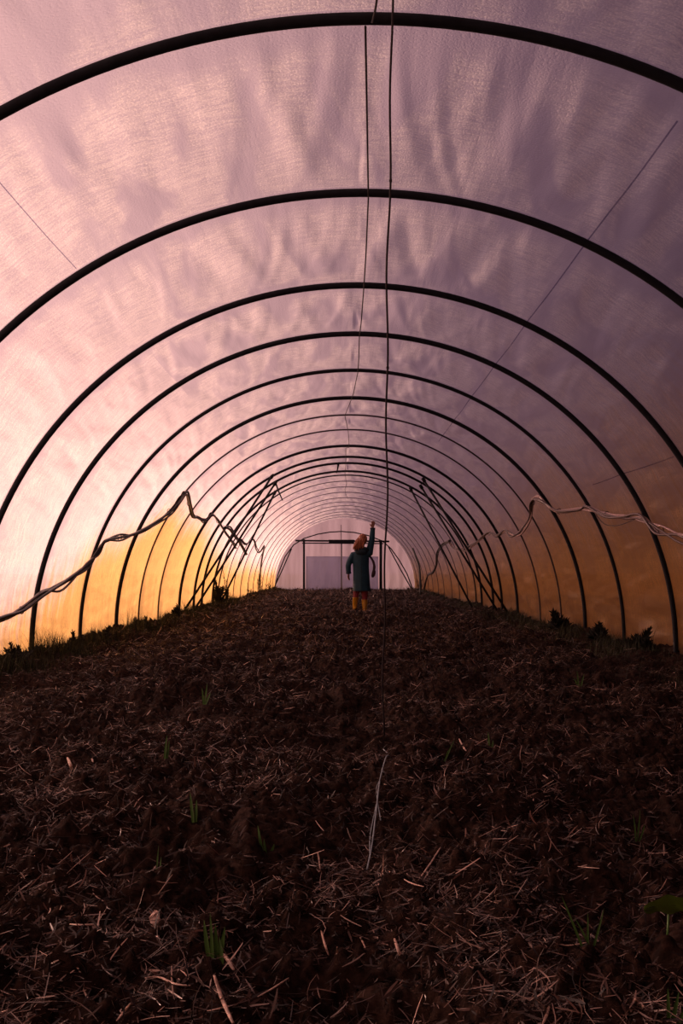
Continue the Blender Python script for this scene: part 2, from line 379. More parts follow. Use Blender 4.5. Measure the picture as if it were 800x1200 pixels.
# ---------- hoses along both walls ----------
def spline(pts, n=7):
    out = []
    P_ = [pts[0]]+list(pts)+[pts[-1]]
    for i in range(1, len(P_)-2):
        p0, p1, p2, p3 = P_[i-1:i+3]
        for k in range(n):
            t = k/n
            out.append(0.5*((2*p1)+(p2-p0)*t+(2*p0-5*p1+4*p2-p3)*t*t+(3*p1-p0-3*p2+p3)*t**3))
    out.append(pts[-1]); return out
def bundle(name, lab, px, mats, r, org_i=0, spread=2.2, seed=1):
    rnd = random.Random(seed)
    base = [on_film(x, y, 0.07) for x, y in px]
    e = empty(name, base[org_i], lab, 'hose bundle')
    for k, m in enumerate(mats):
        q = []
        for i, b in enumerate(base):
            s = 0.020*spread
            q.append(b+Vector((rnd.uniform(-.01, .01)+(.02 if b.x < 0 else -.02)*(k % 2), rnd.uniform(-s, s), rnd.uniform(-s, s)*0.8)))
        MB().tube(spline(q), r*rnd.uniform(.8, 1.15), 6).build('hose', m, e)
    for i in range(0, len(base), 3):
        b = base[i]; g = [b+Vector((math.cos(w)*.022, 0, math.sin(w)*.03)) for w in np.linspace(0, 6.28, 10)]
        MB().tube(g, 0.004, 5, False).build('tie', M_TWINE, e)
    return e
LP = [(-60, 745), (-25, 733), (0, 723), (25, 715), (47, 697), (72, 687), (102, 663), (112, 648), (121, 633), (140, 630), (157, 625), (178, 614), (198, 599), (210, 586), (217, 578),
      (221, 590), (225, 603), (231, 607), (238, 610), (243, 607), (248, 602), (255, 611), (264, 625), (276, 641)]
bundle('hose_bundle', 'dark hoses looped from hoop to hoop along the left wall', LP, [M_HOSE, M_HOSE, M_HOSE, M_HOSE2], 0.013, 8)
bundle('hose_bundle', 'short tangle of dark hose ends hanging beside the left braces', [(262, 618), (268, 619), (274, 627), (281, 637), (288, 650)], [M_HOSE]*4, 0.016, 1, 1.5, 3)
bundle('hose_bundle', 'thin looped hose on the far left wall near the shrubs', [(282, 632), (288, 638), (296, 633), (300, 643), (304, 647), (309, 640), (307, 650), (305, 665), (304, 682)], [M_HOSE, M_HOSE], 0.016, 1, 1.5, 4)
RP = [(860, 652), (830, 644), (800, 631), (774, 621), (753, 607), (732, 606), (711, 603), (689, 595), (679, 594), (655, 599), (643, 593), (630, 583), (624, 589), (621, 608), (609, 625),
      (600, 627), (592, 621), (583, 629), (573, 625), (560, 634), (545, 644), (536, 644), (530, 640), (526, 634)]
bundle('hose_bundle', 'pale and brown hoses looped from hoop to hoop along the right wall', RP, [M_HOSE3, M_HOSE2, M_HOSE3, M_HOSE2], 0.011, 8, 2.0, 5)
bundle('hose_bundle', 'dark hose loop dropping beside the right braces', [(527, 633), (519, 638), (514, 645), (512, 652), (511, 662), (507, 671), (501, 674), (497, 690)], [M_HOSE]*4, 0.017, 1, 2.2, 6)
tag(MB().tube(spline([on_film(698, 603, .08), on_film(708, 614, .10), on_film(722, 616, .12), on_film(738, 611, .09), on_film(746, 607, .08)]), 0.004, 5).build('loose_cord', M_TWINE, org=on_film(722, 616, .12)),
    'thin cord sagging under the hoses on the near right wall', 'cord')

# ---------- ridge cord and hanging twine ----------
rp = [P(446, -60, .49), P(441, 2, .53), P(436, 26, .560)]
tag(MB().tube(spline(rp), 0.004, 6).build('tied_cord', M_TWINE, org=rp[-1]), 'short brown cord tied over the foremost hoop at the top', 'cord')
rc = [(428, 31, .570), (430, 130, .69), (431.5, 231, .832), (428.5, 290, .96), (426, 339, 1.103), (423, 370, 1.21), (421, 394, 1.327), (420, 418, 1.44), (419, 437, 1.571), (414, 455, 1.69), (411, 469.5, 1.822),
      (404, 487, 2.02), (408, 506, 2.234), (409, 520, 2.4), (405, 525, 2.524), (405, 538, 2.77), (405, 545, 2.93), (404, 554, 3.17), (405, 560, 3.306), (406, 567, 3.53), (404, 573, 3.77), (405, 579, 4.03), (408, 585, 4.34)]
rq = []
for i, a in enumerate(rc):
    p = P(*a)
    if not any(abs(a[2]-h[0]) < .012 for h in hoops): p.z -= .055
    rq.append(p)
tag(MB().tube(rq, 0.0042, 6).build('ridge_cord', M_TWINE, org=P(*rc[0])), 'thin dark cord running along the ridge under all hoops', 'cord')
A, B = P(459, -68, .495), P(449, 862, .70)
tw = empty('hanging_twine', B, 'long dark twine hanging from the roof down to the soil in the foreground', 'twine')
pts = [A.lerp(B, i/60)+Vector((0.004*math.sin(i*.55)+0.003*math.sin(i*.21), 0, 0)) for i in range(61)]
MB().tube(pts, 0.0042, 6).build('cord', M_TWINE, tw)
for i in (14, 27, 40):
    MB().ell(pts[i], (.0055, .0055, .009), 8, 6).build('knot', M_TWINE, tw)
for q, rr in (([(449, 862), (456, 884), (452, 902), (445, 925), (441, 950), (436, 975), (430, 1006)], .0022), ([(450, 868), (444, 885), (449, 905), (441, 930), (446, 960)], .0015), ([(441, 940), (434, 965), (433, 985)], .0015)):
    g = []
    for x, y in q:
        d = HC*F/(y-VY)/U; p = P(x, y, d); p.z = sz(p.x, p.y)+0.022; g.append(p)
    MB().tube(spline(g, 5), rr, 6).build('frayed_end', M_TWINE2, tw)

# ---------- soil ----------
ny = 900; ys = 0.75*np.exp(np.linspace(0, math.log(39.4/0.75), ny)); ys = np.concatenate([np.linspace(-1.5, 0.72, 30), ys])
xs0 = np.linspace(-1, 1, 420)
rows = []
for y in ys:
    half = min(2.78, 0.6+abs(y)*0.42) if y > 0.8 else 2.78
    # dense in the middle of view, full width at both ends
    q = np.sign(xs0)*(np.abs(xs0)*(0.75*half+0.0)*1.0)
    k = np.abs(xs0) > 0.85
    q = np.where(k, np.sign(xs0)*(0.85*0.75*half+(np.abs(xs0)-0.85)/0.15*(2.78-0.85*0.75*half)), q)
    rows.append(np.stack([q+CX, np.full_like(q, y), soil(q+CX, np.full_like(q, y))], -1))
V = np.array(rows)
npobj('floor', V.reshape(-1, 3), grid(len(ys), len(xs0))[:, ::-1], M_SOIL, True, 'structure')
# outside ground: two fields left and right and beyond
def plane(name, x0, x1, y0, y1, z, mat):
    V = np.array([(x0, y0, z), (x1, y0, z), (x1, y1, z), (x0, y1, z)], float); return npobj(name, V, np.array([[0, 1, 2, 3]]), mat, False, 'structure')
plane('ground', -150, 150, -60, 220, -0.14, M_FIELD)

# ---------- litter ----------
def strips(n, xs, ys, zs, ln, wd, rise, curl, seed):
    r = np.random.default_rng(seed)
    a = r.uniform(0, 2*np.pi, n); el = r.normal(0, rise, n)
    K = 4; V = np.zeros((n, K, 2, 3)); sx, sy = np.cos(a), np.sin(a)
    nx, ny_ = -sy, sx; roll = r.uniform(-1.0, 1.0, n); c = r.normal(0, curl, n)
    for k in range(K):
        t = k/(K-1)-0.5; bend = c*ln*(t*t-0.1)
        px = xs+sx*np.cos(el)*ln*t+nx*bend; py = ys+sy*np.cos(el)*ln*t+ny_*bend; pz = zs+np.abs(np.sin(el))*ln*(t+0.5)*np.sign(0.6-0.1)
        w = wd*(1.0 if 0 < k < K-1 else 0.55)/2
        for j, s in enumerate((-1, 1)):
            V[:, k, j] = np.stack([px+s*w*nx*np.cos(roll), py+s*w*ny_*np.cos(roll), pz+s*w*np.sin(roll)+wd*.3], -1)
    b = np.arange(n)[:, None]*K*2
    Q = np.concatenate([np.stack([b[:, 0]+2*k, b[:, 0]+2*k+1, b[:, 0]+2*k+3, b[:, 0]+2*k+2], 1) for k in range(K-1)])
    return V.reshape(-1, 3), Q
def scatter(n, y0, y1, seed, clump=0.0):
    r = np.random.default_rng(seed)
    y = y0*(y1/y0)**(r.uniform(0, 1, int(n*2.6))**0.85); half = np.minimum(2.6, 0.30+y*0.37)
    x = r.uniform(-1, 1, len(y))*half+CX*0
    keep = vn(x*3.0, y*3.0, 77)+0.7*vn(x*9, y*9, 78)+r.uniform(-.25, .35, len(y)) > clump+np.clip((3.2-y)*0.16, 0, .3)
    x, y = x[keep][:n], y[keep][:n]
    x = np.clip(x, CX-2.5, CX+2.5)
    return x, y, soil(x, y)
for nm, n, mat, l0, l1, w0, w1, seed, ri, lab, cl in (
        ('straw_litter', 44000, M_STRAW, .010, .085, .0010, .0034, 3, .34, 'broken straw scattered all over the dark soil', 0.05),
        ('plant_debris', 80000, M_DEBRIS, .012, .060, .002, .006, 4, .45, 'dark rotting plant fibres mixed into the tilled soil', -0.3)):
    x, y, z = scatter(n, 1.35, 37, seed, cl)
    n = len(x); r = np.random.default_rng(seed+50)
    sc = 1+np.clip(y-4, 0, 30)*0.11
    ln = (l0+(l1-l0)*r.uniform(0, 1, n)**2.2)*sc; wd = (w0+(w1-w0)*r.uniform(0, 1, n)**2.5)*sc**0.8
    V, Q = strips(n, x, y, z+.002, ln, wd, ri, .35, seed)
    o = npobj(nm, V, Q, mat, False); tag(o, lab, 'litter', None, 'stuff')

# single stalks that stand out
def stalk(px, r, lab, h=0.012):
    g = []
    for x, y in px:
        d = HC*F/(y-VY)/U; p = P(x, y, d); g.append(p)
    zz = [sz(p.x, p.y) for p in g]; m = max(zz)
    for i, p in enumerate(g): p.z = max(zz[i], m-0.02)+h
    # keep its place in the picture after lifting
    gg = []
    for (x, y), p in zip(px, g):
        Y = (p.z-HC)/((VY-y)/F); gg.append(Vector(((x-VX)/F*Y, Y, p.z)))
    pts = spline(gg, 5); n = len(pts); r *= 0.72
    rs = [r*(0.55+0.45*math.sin(math.pi*(i+.5)/n)) for i in range(n)]
    o = MB().tube(pts, rs, 7, True, 0.6).build('straw_stalk', M_STALK, org=gg[0]); return tag(o, lab, 'straw', 'larger straw stalks on the soil')
S = [([(251, 1143), (258, 1165), (265, 1182), (273, 1199)], .0055, 'long pale stalk pointing at the bottom edge, left of centre'),
     ([(262, 1118), (268, 1127), (274, 1137)], .006, 'short thick pale stalk beside the green shoots at lower left'),
     ([(170, 1146), (186, 1145), (205, 1153), (223, 1155)], .0035, 'bent pale stalk lying level at the lower left'),
     ([(82, 1083), (98, 1084), (116, 1083)], .004, 'pale stalk lying level left of the pale wood chip'),
     ([(84, 1166), (115, 1156), (145, 1153)], .003, 'dull brown stalk in the bottom left corner area'),
     ([(137, 1196), (145, 1186), (153, 1176)], .0035, 'short pale stalk tilted right at the bottom left'),
     ([(370, 992), (373, 1003), (375, 1020)], .003, 'pale upright stalk in the middle foreground'),
     ([(376, 1090), (380, 1105), (385, 1120)], .0035, 'pale stalk leaning left near bottom centre'),
     ([(395, 1110), (395, 1117), (395, 1125)], .0035, 'tiny bright upright straw at bottom centre'),
     ([(462, 1100), (466, 1112), (471, 1125)], .005, 'broad flat straw piece right of bottom centre'),
     ([(416, 1088), (422, 1098), (428, 1111)], .003, 'slim pale straw just left of the broad flat piece'),
     ([(503, 1116), (508, 1119), (514, 1124)], .004, 'short chunky straw right of the broad flat piece'),
     ([(744, 1171), (749, 1176), (755, 1181)], .006, 'orange brown bark piece at lower right'),
     ([(636, 1200), (640, 1190), (644, 1178)], .004, 'reddish stalk at the bottom edge, right half'),
     ([(650, 1105), (665, 1108), (690, 1104)], .0028, 'thin pale stalk lying level below right of centre'),
     ([(79, 888), (82, 895), (84, 902)], .008, 'bright stubby straw at the middle left'),
     ([(103, 872), (106, 883), (109, 893)], .006, 'pale leaning straw at the middle left, upper one'),
     ([(172, 838), (177, 832), (181, 826)], .005, 'pale straw on the soil toward the left wall'),
     ([(538, 866), (542, 874), (546, 880)], .006, 'pale straw cross piece right of the twine end'),
     ([(486, 1037), (502, 1015), (516, 993)], .0035, 'long brown stalk leaning right in the centre foreground'),
     ([(185, 1048), (194, 1036), (202, 1025)], .003, 'thin pale straw leaning right above the pale wood chip'),
     ([(302, 1168), (320, 1158), (338, 1146)], .003, 'thin brown straw leaning right near the bottom, left of centre'),
     ([(598, 1033), (606, 1038), (613, 1045)], .0035, 'short pale straw in the right foreground'),
     ([(788, 1140), (794, 1148), (800, 1157)], .005, 'red brown stalk at the bottom of the right edge')]
for a in S: stalk(*a)
c = P(182, 1086, HC*F/(1086-VY)/U); c.z = sz(c.x, c.y)+.02
mb = MB().ell(c, (.013, .009, .020), 9, 6)
for i, v in enumerate(mb.v): mb.v[i] = v+Vector((random.uniform(-1, 1), random.uniform(-1, 1), random.uniform(-1, 1)))*.003
tag(mb.build('wood_chip', M_PAPER, org=c, smooth=False), 'pale jagged wood chip on the soil at lower left', 'wood chip')

# ---------- green shoots ----------
def blade_mb(mb, base, tip, w, bend):
    base, tip = Vector(base), Vector(tip); n = 7; ax = (tip-base)
    side = ax.cross(Vector((0, 1, 0))); side = side.normalized() if side.length > 1e-6 else Vector((1, 0, 0))
    b0 = len(mb.v)
    for i in range(n):
        t = i/(n-1); p = base+ax*t+Vector((bend[0], bend[1], 0))*(t*t)
        ww = w*(math.sin(math.pi*min(1, 0.25+t*0.75))**0.7 if t < 1 else 0.03)
        mb.v += [p-side*ww, p+Vector((0, ww*.5, 0)), p+side*ww]
    for i in range(n-1):
        a = b0+3*i; mb.f += [(a, a+1, a+4, a+3), (a+1, a+2, a+5, a+4)]
    mb.v += [v-Vector((0, .0006, 0)) for v in mb.v[b0:b0+3*n]]
    for i in range(n-1):
        a = b0+3*n+3*i; mb.f += [(a+3, a+4, a+1, a), (a+4, a+5, a+2, a+1)]
def shoots(base_px, tips, lab, w=.004, mat=None):
    x, y = base_px; d = HC*F/(y-VY)/U; b = P(x, y, d); g = sz(b.x, b.y)
    Y = (g-HC)/((VY-y)/F); b = Vector(((x-VX)/F*Y, Y, g-.004)); d = Y/U
    e = empty('green_shoots', b, lab, 'grass shoots', 'green shoots in the soil')
    for i, (tx, ty) in enumerate(tips):
        T = P(tx, ty, d); bb = b+Vector((.006*(i-len(tips)/2), random.uniform(-.01, .01), 0))
        mb = MB(); blade_mb(mb, bb, T, w*random.uniform(.8, 1.1), (random.uniform(-.004, .004), .01)); mb.build('blade', mat or M_BLADE, e)
shoots((255, 1128), [(237, 1080), (247, 1072), (253, 1084), (262, 1088), (258, 1100)], 'tuft of upright green shoots at the lower left foreground', .0042)
shoots((313, 1005), [(301, 968), (309, 984), (322, 990)], 'three green shoots in the centre left foreground', .0040)
shoots((229, 962), [(223, 930), (230, 938)], 'pair of short green shoots left of centre', .005)
shoots((692, 1116), [(659, 1050), (688, 1070), (709, 1066), (676, 1076)], 'loose sprig of thin green grass left of the broad leaf', .0022)
shoots((748, 985), [(744, 955), (751, 950), (757, 966)], 'small green sprig near the right edge', .0028)
shoots((186, 1030), [(184, 992), (189, 1005)], 'single dull green shoot left of the three shoots', .0022)
shoots((520, 895), [(532, 868), (524, 880)], 'thin green stem right of the twine end', .0035)
shoots((575, 880), [(572, 858), (578, 868)], 'short green sprig right of the soil centre', .005)
shoots((790, 1198), [(782, 1160), (795, 1165), (805, 1178)], 'grass sprig in the bottom right corner', .0035)
shoots((240, 825), [(237, 806), (243, 800), (246, 812)], 'dim green sprig toward the left wall', .006)
shoots((680, 808), [(676, 786), (684, 790), (672, 795)], 'dim green sprig toward the right wall', .007)
shoots((195, 888), [(194, 862), (198, 868)], 'dim green blades at the middle left', .005)
# broad leaf
d = HC*F/(1090-VY)/U; b = P(783, 1090, d); b.z = sz(b.x, b.y)
lf = empty('leaf_seedling', b, 'single broad green leaf at the right edge of the foreground', 'leaf')
MB().tube([b, b+Vector((-.002, 0, .02)), P(783, 1072, d)], .0025, 6).build('stem', M_BLADE, lf)
mb = MB(); nu, nv = 17, 9; cc = P(783, 1066, d*.97)
for lay in (0, .0008):
    b0 = len(mb.v)
    for i in range(nu):
        s = -1+2*i/(nu-1)
        for j in range(nv):
            t = -1+2*j/(nv-1); w = math.sqrt(max(0, 1-s*s))**0.85
            mb.v.append(cc+Vector((s*.050, -t*w*.026, t*w*.026+.007*(1-s*s)+.004*abs(t)+.003*math.sin(s*7+t*3)-lay)))
    for i in range(nu-1):
        for j in range(nv-1):
            a = b0+i*nv+j; mb.f.append((a, a+1, a+nv+1, a+nv))
mb.build('leaf_blade', M_LEAF, lf)
MB().tube([cc+Vector((s*.048, 0, .009*(1-s*s)+.001)) for s in np.linspace(-1, 1, 9)], .0012, 5).build('midrib', M_BLADE, lf)

# ---------- grassy verges and weeds ----------
def grass(name, n, lab, xf, y0, y1, h0, h1, mat, seed, lean=.35, w=.004, lz=None):
    r = np.random.default_rng(seed); y = y0*(y1/y0)**r.uniform(0, 1, n); x = xf(y, r); z = soil(x, y) if lz is None else np.full(n, lz)
    cl = np.clip(0.50+1.5*vn(y*1.7, x*2, seed)+0.9*vn(y*5.0, x*4, seed+1), 0.12, 1.35)
    h = r.uniform(h0, h1, n)*cl; a = r.uniform(0, 2*np.pi, n); le = r.uniform(0, lean, n)*h; o = r.uniform(0, np.pi, n)
    K = 4; V = np.zeros((n, K, 2, 3)); ww = w*(1+np.clip(y-6, 0, 30)*.05)
    for k in range(K):
        t = k/(K-1)
        for j, s in enumerate((-1, 1)):
            q = s*ww*(1-t*.9)/2
            V[:, k, j] = np.stack([x+np.cos(a)*le*t*t*1.4+np.cos(o)*q, y+np.sin(a)*le*t*t*1.4+np.sin(o)*q, z-.01+h*t*(1-.2*t)], -1)
    b = np.arange(n)*K*2
    Q = np.concatenate([np.stack([b+2*k, b+2*k+1, b+2*k+3, b+2*k+2], 1) for k in range(K-1)])
    return tag(npobj(name, V.reshape(-1, 3), Q, mat, False), lab, 'grass', None, 'stuff')
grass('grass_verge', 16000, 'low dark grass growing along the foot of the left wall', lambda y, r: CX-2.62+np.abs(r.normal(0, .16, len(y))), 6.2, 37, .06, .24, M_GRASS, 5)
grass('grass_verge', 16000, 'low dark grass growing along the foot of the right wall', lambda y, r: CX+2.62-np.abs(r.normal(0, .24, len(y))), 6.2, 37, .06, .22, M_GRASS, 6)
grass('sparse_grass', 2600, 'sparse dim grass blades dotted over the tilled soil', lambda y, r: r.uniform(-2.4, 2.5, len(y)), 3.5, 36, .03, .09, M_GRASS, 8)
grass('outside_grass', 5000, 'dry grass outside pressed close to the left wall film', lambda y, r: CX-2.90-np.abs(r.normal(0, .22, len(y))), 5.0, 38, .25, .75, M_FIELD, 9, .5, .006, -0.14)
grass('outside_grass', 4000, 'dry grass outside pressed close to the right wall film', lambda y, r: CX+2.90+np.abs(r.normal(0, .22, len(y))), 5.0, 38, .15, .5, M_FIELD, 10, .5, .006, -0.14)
def weed(px, py, hpx, lab, n=26, wpx=6, spike=False, inset=.25, twig=False):
    # base sits where the pixel ray meets the soil
    wx = CX-2.55 if px < VX else CX+2.55; Y = wx*F/(px-VX); d = Y/U; b = Vector((wx*.985, Y*.985, 0)); b.z = sz(b.x, b.y)-.01
    hpx = max(hpx*1.0, hpx*1.0)
    s = d*U/F; h = hpx*s; w = wpx*s; rnd = random.Random(int(px*7+py))
    e = empty('wild_weed', b, lab, 'weed', 'weeds along the tunnel walls')
    st = MB(); lv = MB(); lr = max(.003, .35*s)
    for k in range(5 if not twig else 7):
        ex = Vector((rnd.uniform(-w, w)*.9, rnd.uniform(-.3, .3), h*(rnd.uniform(.35, .8) if k else 1.0)))
        md = ex*.5+Vector((rnd.uniform(-w, w)*.25, 0, 0)); line = spline([b, b+md, b+ex], 5)
        st.tube(line, [lr*(1-.6*i/len(line)) for i in range(len(line))], 5)
        if not twig:
            for q in range(2*n):
                t = rnd.uniform(.05, 1); p = b+ex*t
                dr_ = Vector((rnd.uniform(-1, 1), rnd.uniform(-1, 1), rnd.uniform(.0, 2.2))).normalized()
                blade_mb(lv, p, p+dr_*w*rnd.uniform(.4, 1.3)*(1.15-t*.8), w*.055, (0, 0))
        else:
            for q in range(3):
                t = rnd.uniform(.3, .95); p = b+ex*t
                st.tube([p, p+Vector((rnd.uniform(-1, 1)*w*.6, rnd.uniform(-.03, .03), h*.18))], [lr*.6, lr*.3], 4)
    st.build('stem', M_WEED, e)
    if not twig: lv.build('foliage', M_WEED, e)
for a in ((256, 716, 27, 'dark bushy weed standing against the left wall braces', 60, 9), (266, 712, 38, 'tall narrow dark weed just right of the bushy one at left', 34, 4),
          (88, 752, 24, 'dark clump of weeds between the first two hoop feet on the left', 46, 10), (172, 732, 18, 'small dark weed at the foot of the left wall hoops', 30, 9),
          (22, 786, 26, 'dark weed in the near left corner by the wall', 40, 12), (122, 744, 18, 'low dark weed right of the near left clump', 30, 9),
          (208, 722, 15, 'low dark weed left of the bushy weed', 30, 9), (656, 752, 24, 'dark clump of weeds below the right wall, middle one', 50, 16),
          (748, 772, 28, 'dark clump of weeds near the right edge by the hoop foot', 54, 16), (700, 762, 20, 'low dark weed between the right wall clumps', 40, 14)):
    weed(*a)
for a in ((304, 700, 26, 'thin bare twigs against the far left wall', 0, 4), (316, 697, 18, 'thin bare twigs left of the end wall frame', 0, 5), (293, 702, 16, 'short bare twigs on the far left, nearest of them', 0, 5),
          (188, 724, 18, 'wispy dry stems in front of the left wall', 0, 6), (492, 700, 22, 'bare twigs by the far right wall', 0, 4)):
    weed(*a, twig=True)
po = [P(483.5, 643, 4.6), P(488, 655, 4.5), P(491.5, 668, 4.4), P(492.5, 696, 4.25)]
tag(MB().tube(spline(po), .028, 8).build('leaning_stick', M_WEED, org=po[-1]), 'dark bent stick leaning at the far right wall', 'stick')

# ---------- person ----------
DP = 3.0; YP = DP*U; S_ = YP/F
def q(px, py, dy=0.0): return Vector(((px-VX)*S_, YP+dy, HC+(VY-py)*S_))
ground = sz(q(420, 715).x, YP)
per = empty('person', q(421, 715), 'person seen from behind in a teal coat and yellow boots with right arm raised', 'person')
per.location.z = ground
def remesh(o, v=0.008, sm=1):
    m = o.modifiers.new('r', 'REMESH'); m.mode = 'VOXEL'; m.voxel_size = v; m.use_smooth_shade = True
    s = o.modifiers.new('s', 'SMOOTH'); s.factor = .5; s.iterations = sm
# body: torso, neck, head with face turned away, arms with fingers, legs
b = MB()
b.rings([[Vector((q(x, y).x+w*math.cos(a), YP+dp*math.sin(a), q(x, y).z)) for a in np.linspace(0, 2*math.pi, 20, endpoint=False)]
         for x, y, w, dp in ((422.5, 692, .12, .09), (422.5, 684, .13, .10), (422, 672, .11, .085), (422, 660, .125, .09), (422.5, 650, .13, .085), (423, 645.5, .08, .06))])
b.tube([q(423, 648), q(424, 642), q(424.8, 636)], .042, 12)
hd = q(425, 632.8, .005)
b.ell(hd, (.073, .088, .102), 20, 14)
b.ell(hd+Vector((-.004, .040, -.045)), (.050, .050, .052), 14, 10)                    # jaw
b.tube([hd+Vector((-.004, .080, .02)), hd+Vector((-.005, .104, -.016)), hd+Vector((-.004, .086, -.022))], [.010, .015, .010], 8)   # nose
for s in (-1, 1):
    b.ell(hd+Vector((s*.072, .0, -.008)), (.012, .018, .028), 8, 6)                    # ear
    b.ell(hd+Vector((s*.030, .078, .012)), (.016, .012, .010), 8, 6)                   # eye
b.ell(hd+Vector((-.004, .086, -.048)), (.024, .010, .008), 8, 6)                       # mouth
sl, el, wl = q(412.8, 650.0), q(407.8, 663, -.02), q(408.3, 671.5, .01)
sr, er, wr = q(432.5, 647), q(435.6, 632.5, .02), q(436.6, 619, .02)
b.tube([q(422, 648), sl, el, wl], [.05, .045, .036, .026], 12); b.tube([q(422, 648), sr, er, wr], [.05, .045, .036, .026], 12)
def hand(b, w, dirv, side, curl):
    dirv = dirv.normalized(); side = side.normalized(); nrm = dirv.cross(side)
    palm = w+dirv*.045
    b.rings([[w+dirv*t+side*math.cos(a)*wd+nrm*math.sin(a)*.014 for a in np.linspace(0, 2*math.pi, 12, endpoint=False)] for t, wd in ((-.01, .022), (.02, .030), (.05, .036), (.078, .034))])
    for k, (o_, l_) in enumerate(((-.027, .058), (-.009, .068), (.009, .063), (.027, .048))):
        p0 = w+dirv*.072+side*o_; p1 = p0+(dirv+side*o_*4)*l_*.45; p2 = p1+(dirv*.9+side*o_*4+nrm*curl)*l_*.3; p3 = p2+(dirv*.7+nrm*curl*1.8)*l_*.27
        b.tube([p0-dirv*.02, p0, p1, p2, p3], [.0095, .0095, .009, .0085, .006], 8)
    p0 = w+dirv*.025-side*.028
    b.tube([w+dirv*.01-side*.015, p0, p0+dirv*.030-side*.026, p0+dirv*.056-side*.034+nrm*curl*.01], [.012, .012, .010, .007], 8)
hand(b, wr+Vector((0, 0, .01)), Vector((.08, .0, 1)), Vector((1, .3, 0)), -.25)
hand(b, wl-Vector((0, 0, .005)), Vector((.0, .05, -1)), Vector((.35, 1, 0)), .5)
hl, kl, al = q(418.2, 690), q(416.9, 698), q(415.8, 708.5, .05)
hr_, kr, ar = q(427, 690), q(427.2, 700), q(427.0, 713, -.03)
for h, k, a in ((hl, kl, al), (hr_, kr, ar)):
    b.tube([h+Vector((0, 0, .06)), h, k, k.lerp(a, .4), a], [.075, .068, .048, .045, .032], 12)
body = b.build('body', M_SKIN, per); remesh(body, .0065, 1)
# leggings
lg = MB()
for h, k, a in ((hl, kl, al), (hr_, kr, ar)):
    lg.tube([h+Vector((0, 0, .10)), h, k, k.lerp(a, .35), k.lerp(a, .6)], [.080, .074, .054, .050, .044], 14)
o = lg.build('leggings', M_LEG, per); remesh(o, .009)
# boots
for h, k, a, gz in ((hl, kl, al, 0), (hr_, kr, ar, 0)):
    f = MB(); g = sz(a.x, a.y)+.012
    top = k.lerp(a, .22)
    prof = [(Vector((top.x, top.y, top.z)), .058, .062), (k.lerp(a, .55), .054, .058), (Vector((a.x, a.y, g+.10)), .045, .052), (Vector((a.x, a.y+.012, g+.06)), .046, .066)]
    f.rings([[p+Vector((w*math.cos(t), d_*math.sin(t), 0)) for t in np.linspace(0, 2*math.pi, 16, endpoint=False)] for p, w, d_ in reversed(prof)])
    f.ell((a.x, a.y+.055, g+.038), (.045, .120, .042), 16, 10)
    o = f.build('boot', M_BOOT, per); remesh(o, .008)
    s = MB(); s.rings([[Vector((a.x+.047*math.cos(t)*(1-.12*math.sin(t)), a.y+.055+.124*math.sin(t), zz)) for t in np.linspace(0, 2*math.pi, 20, endpoint=False)] for zz in (g-.012, g+.012)])
    so = s.build('sole', M_SOLE, per); so.parent = o
    r_ = MB(); r_.tube([top+Vector((.060*math.cos(t), .064*math.sin(t), 0)) for t in np.linspace(0, 2*math.pi, 20)], .006, 6, False)
    rr = r_.build('boot_rim', M_BOOT, per); rr.parent = o
# coat
c = MB()
def ringc(x, y, w, dp, fold=0.0, n=36, dz=0.0):
    cc = q(x, y)
    return [Vector((cc.x+w*math.cos(a)*(1+fold*math.sin(a*5+1)), YP+dp*math.sin(a)*(1+fold*math.sin(a*7)), cc.z+dz*math.cos(a))) for a in np.linspace(0, 2*math.pi, n, endpoint=False)]
c.rings([ringc(423.6, 692.5, .168, .140, .035), ringc(423.4, 689, .165, .138, .03), ringc(423.2, 680, .160, .132, .02), ringc(423, 671, .153, .122, .012),
         ringc(422.7, 662, .152, .115), ringc(422.5, 654, .160, .110), ringc(422.5, 650, .158, .102), ringc(423, 647, .128, .090), ringc(423.6, 644.5, .090, .075), ringc(424, 642, .062, .062)])
c.tube([q(418, 650), sl+Vector((.012, 0, 0)), sl.lerp(el, .55)+Vector((-.006, 0, 0)), el, wl.lerp(el, .35), wl+Vector((0, 0, .01))], [.070, .058, .056, .054, .050, .047], 16)
c.tube([q(427, 651), sr+Vector((.0, 0, -.01)), sr.lerp(er, .5), er, er.lerp(wr, .6), wr+Vector((0, 0, -.01))], [.075, .078, .064, .056, .050, .044], 16)
coat = c.build('coat', M_COAT, per); remesh(coat, .0095, 2)
h = MB(); h.ell(q(423, 646.5, -.085), (.115, .055, .075), 18, 12); h.tube([q(415.8, 645.5, -.05), q(419, 643.0, -.09), q(424, 642.0, -.10), q(429, 643.0, -.09), q(431.5, 645.5, -.05)], [.022, .03, .032, .03, .022], 10)
o = h.build('hood', M_HOOD, coat.parent); o.parent = coat; remesh(o, .009, 2)
for w_, e_ in ((wl, el), (wr, er)):
    ax = (w_-e_).normalized(); p = w_-ax*.02
    o = MB().tube([p, p+ax*.03], .050, 16).build('cuff', M_HOOD, per); o.parent = coat
o = MB().tube([Vector((v.x, v.y, v.z)) for v in ringc(423.6, 692.3, .169, .141, .035)]+[ringc(423.6, 692.3, .169, .141, .035)[0]], .006, 6, False).build('hem', M_HOOD, per); o.parent = coat
MB().tube([q(423.3, 650, -.115), q(423.3, 665, -.125), q(423.4, 680, -.136), q(423.5, 692, -.143)], .004, 6).build('back_seam', M_HOOD, per).parent = coat
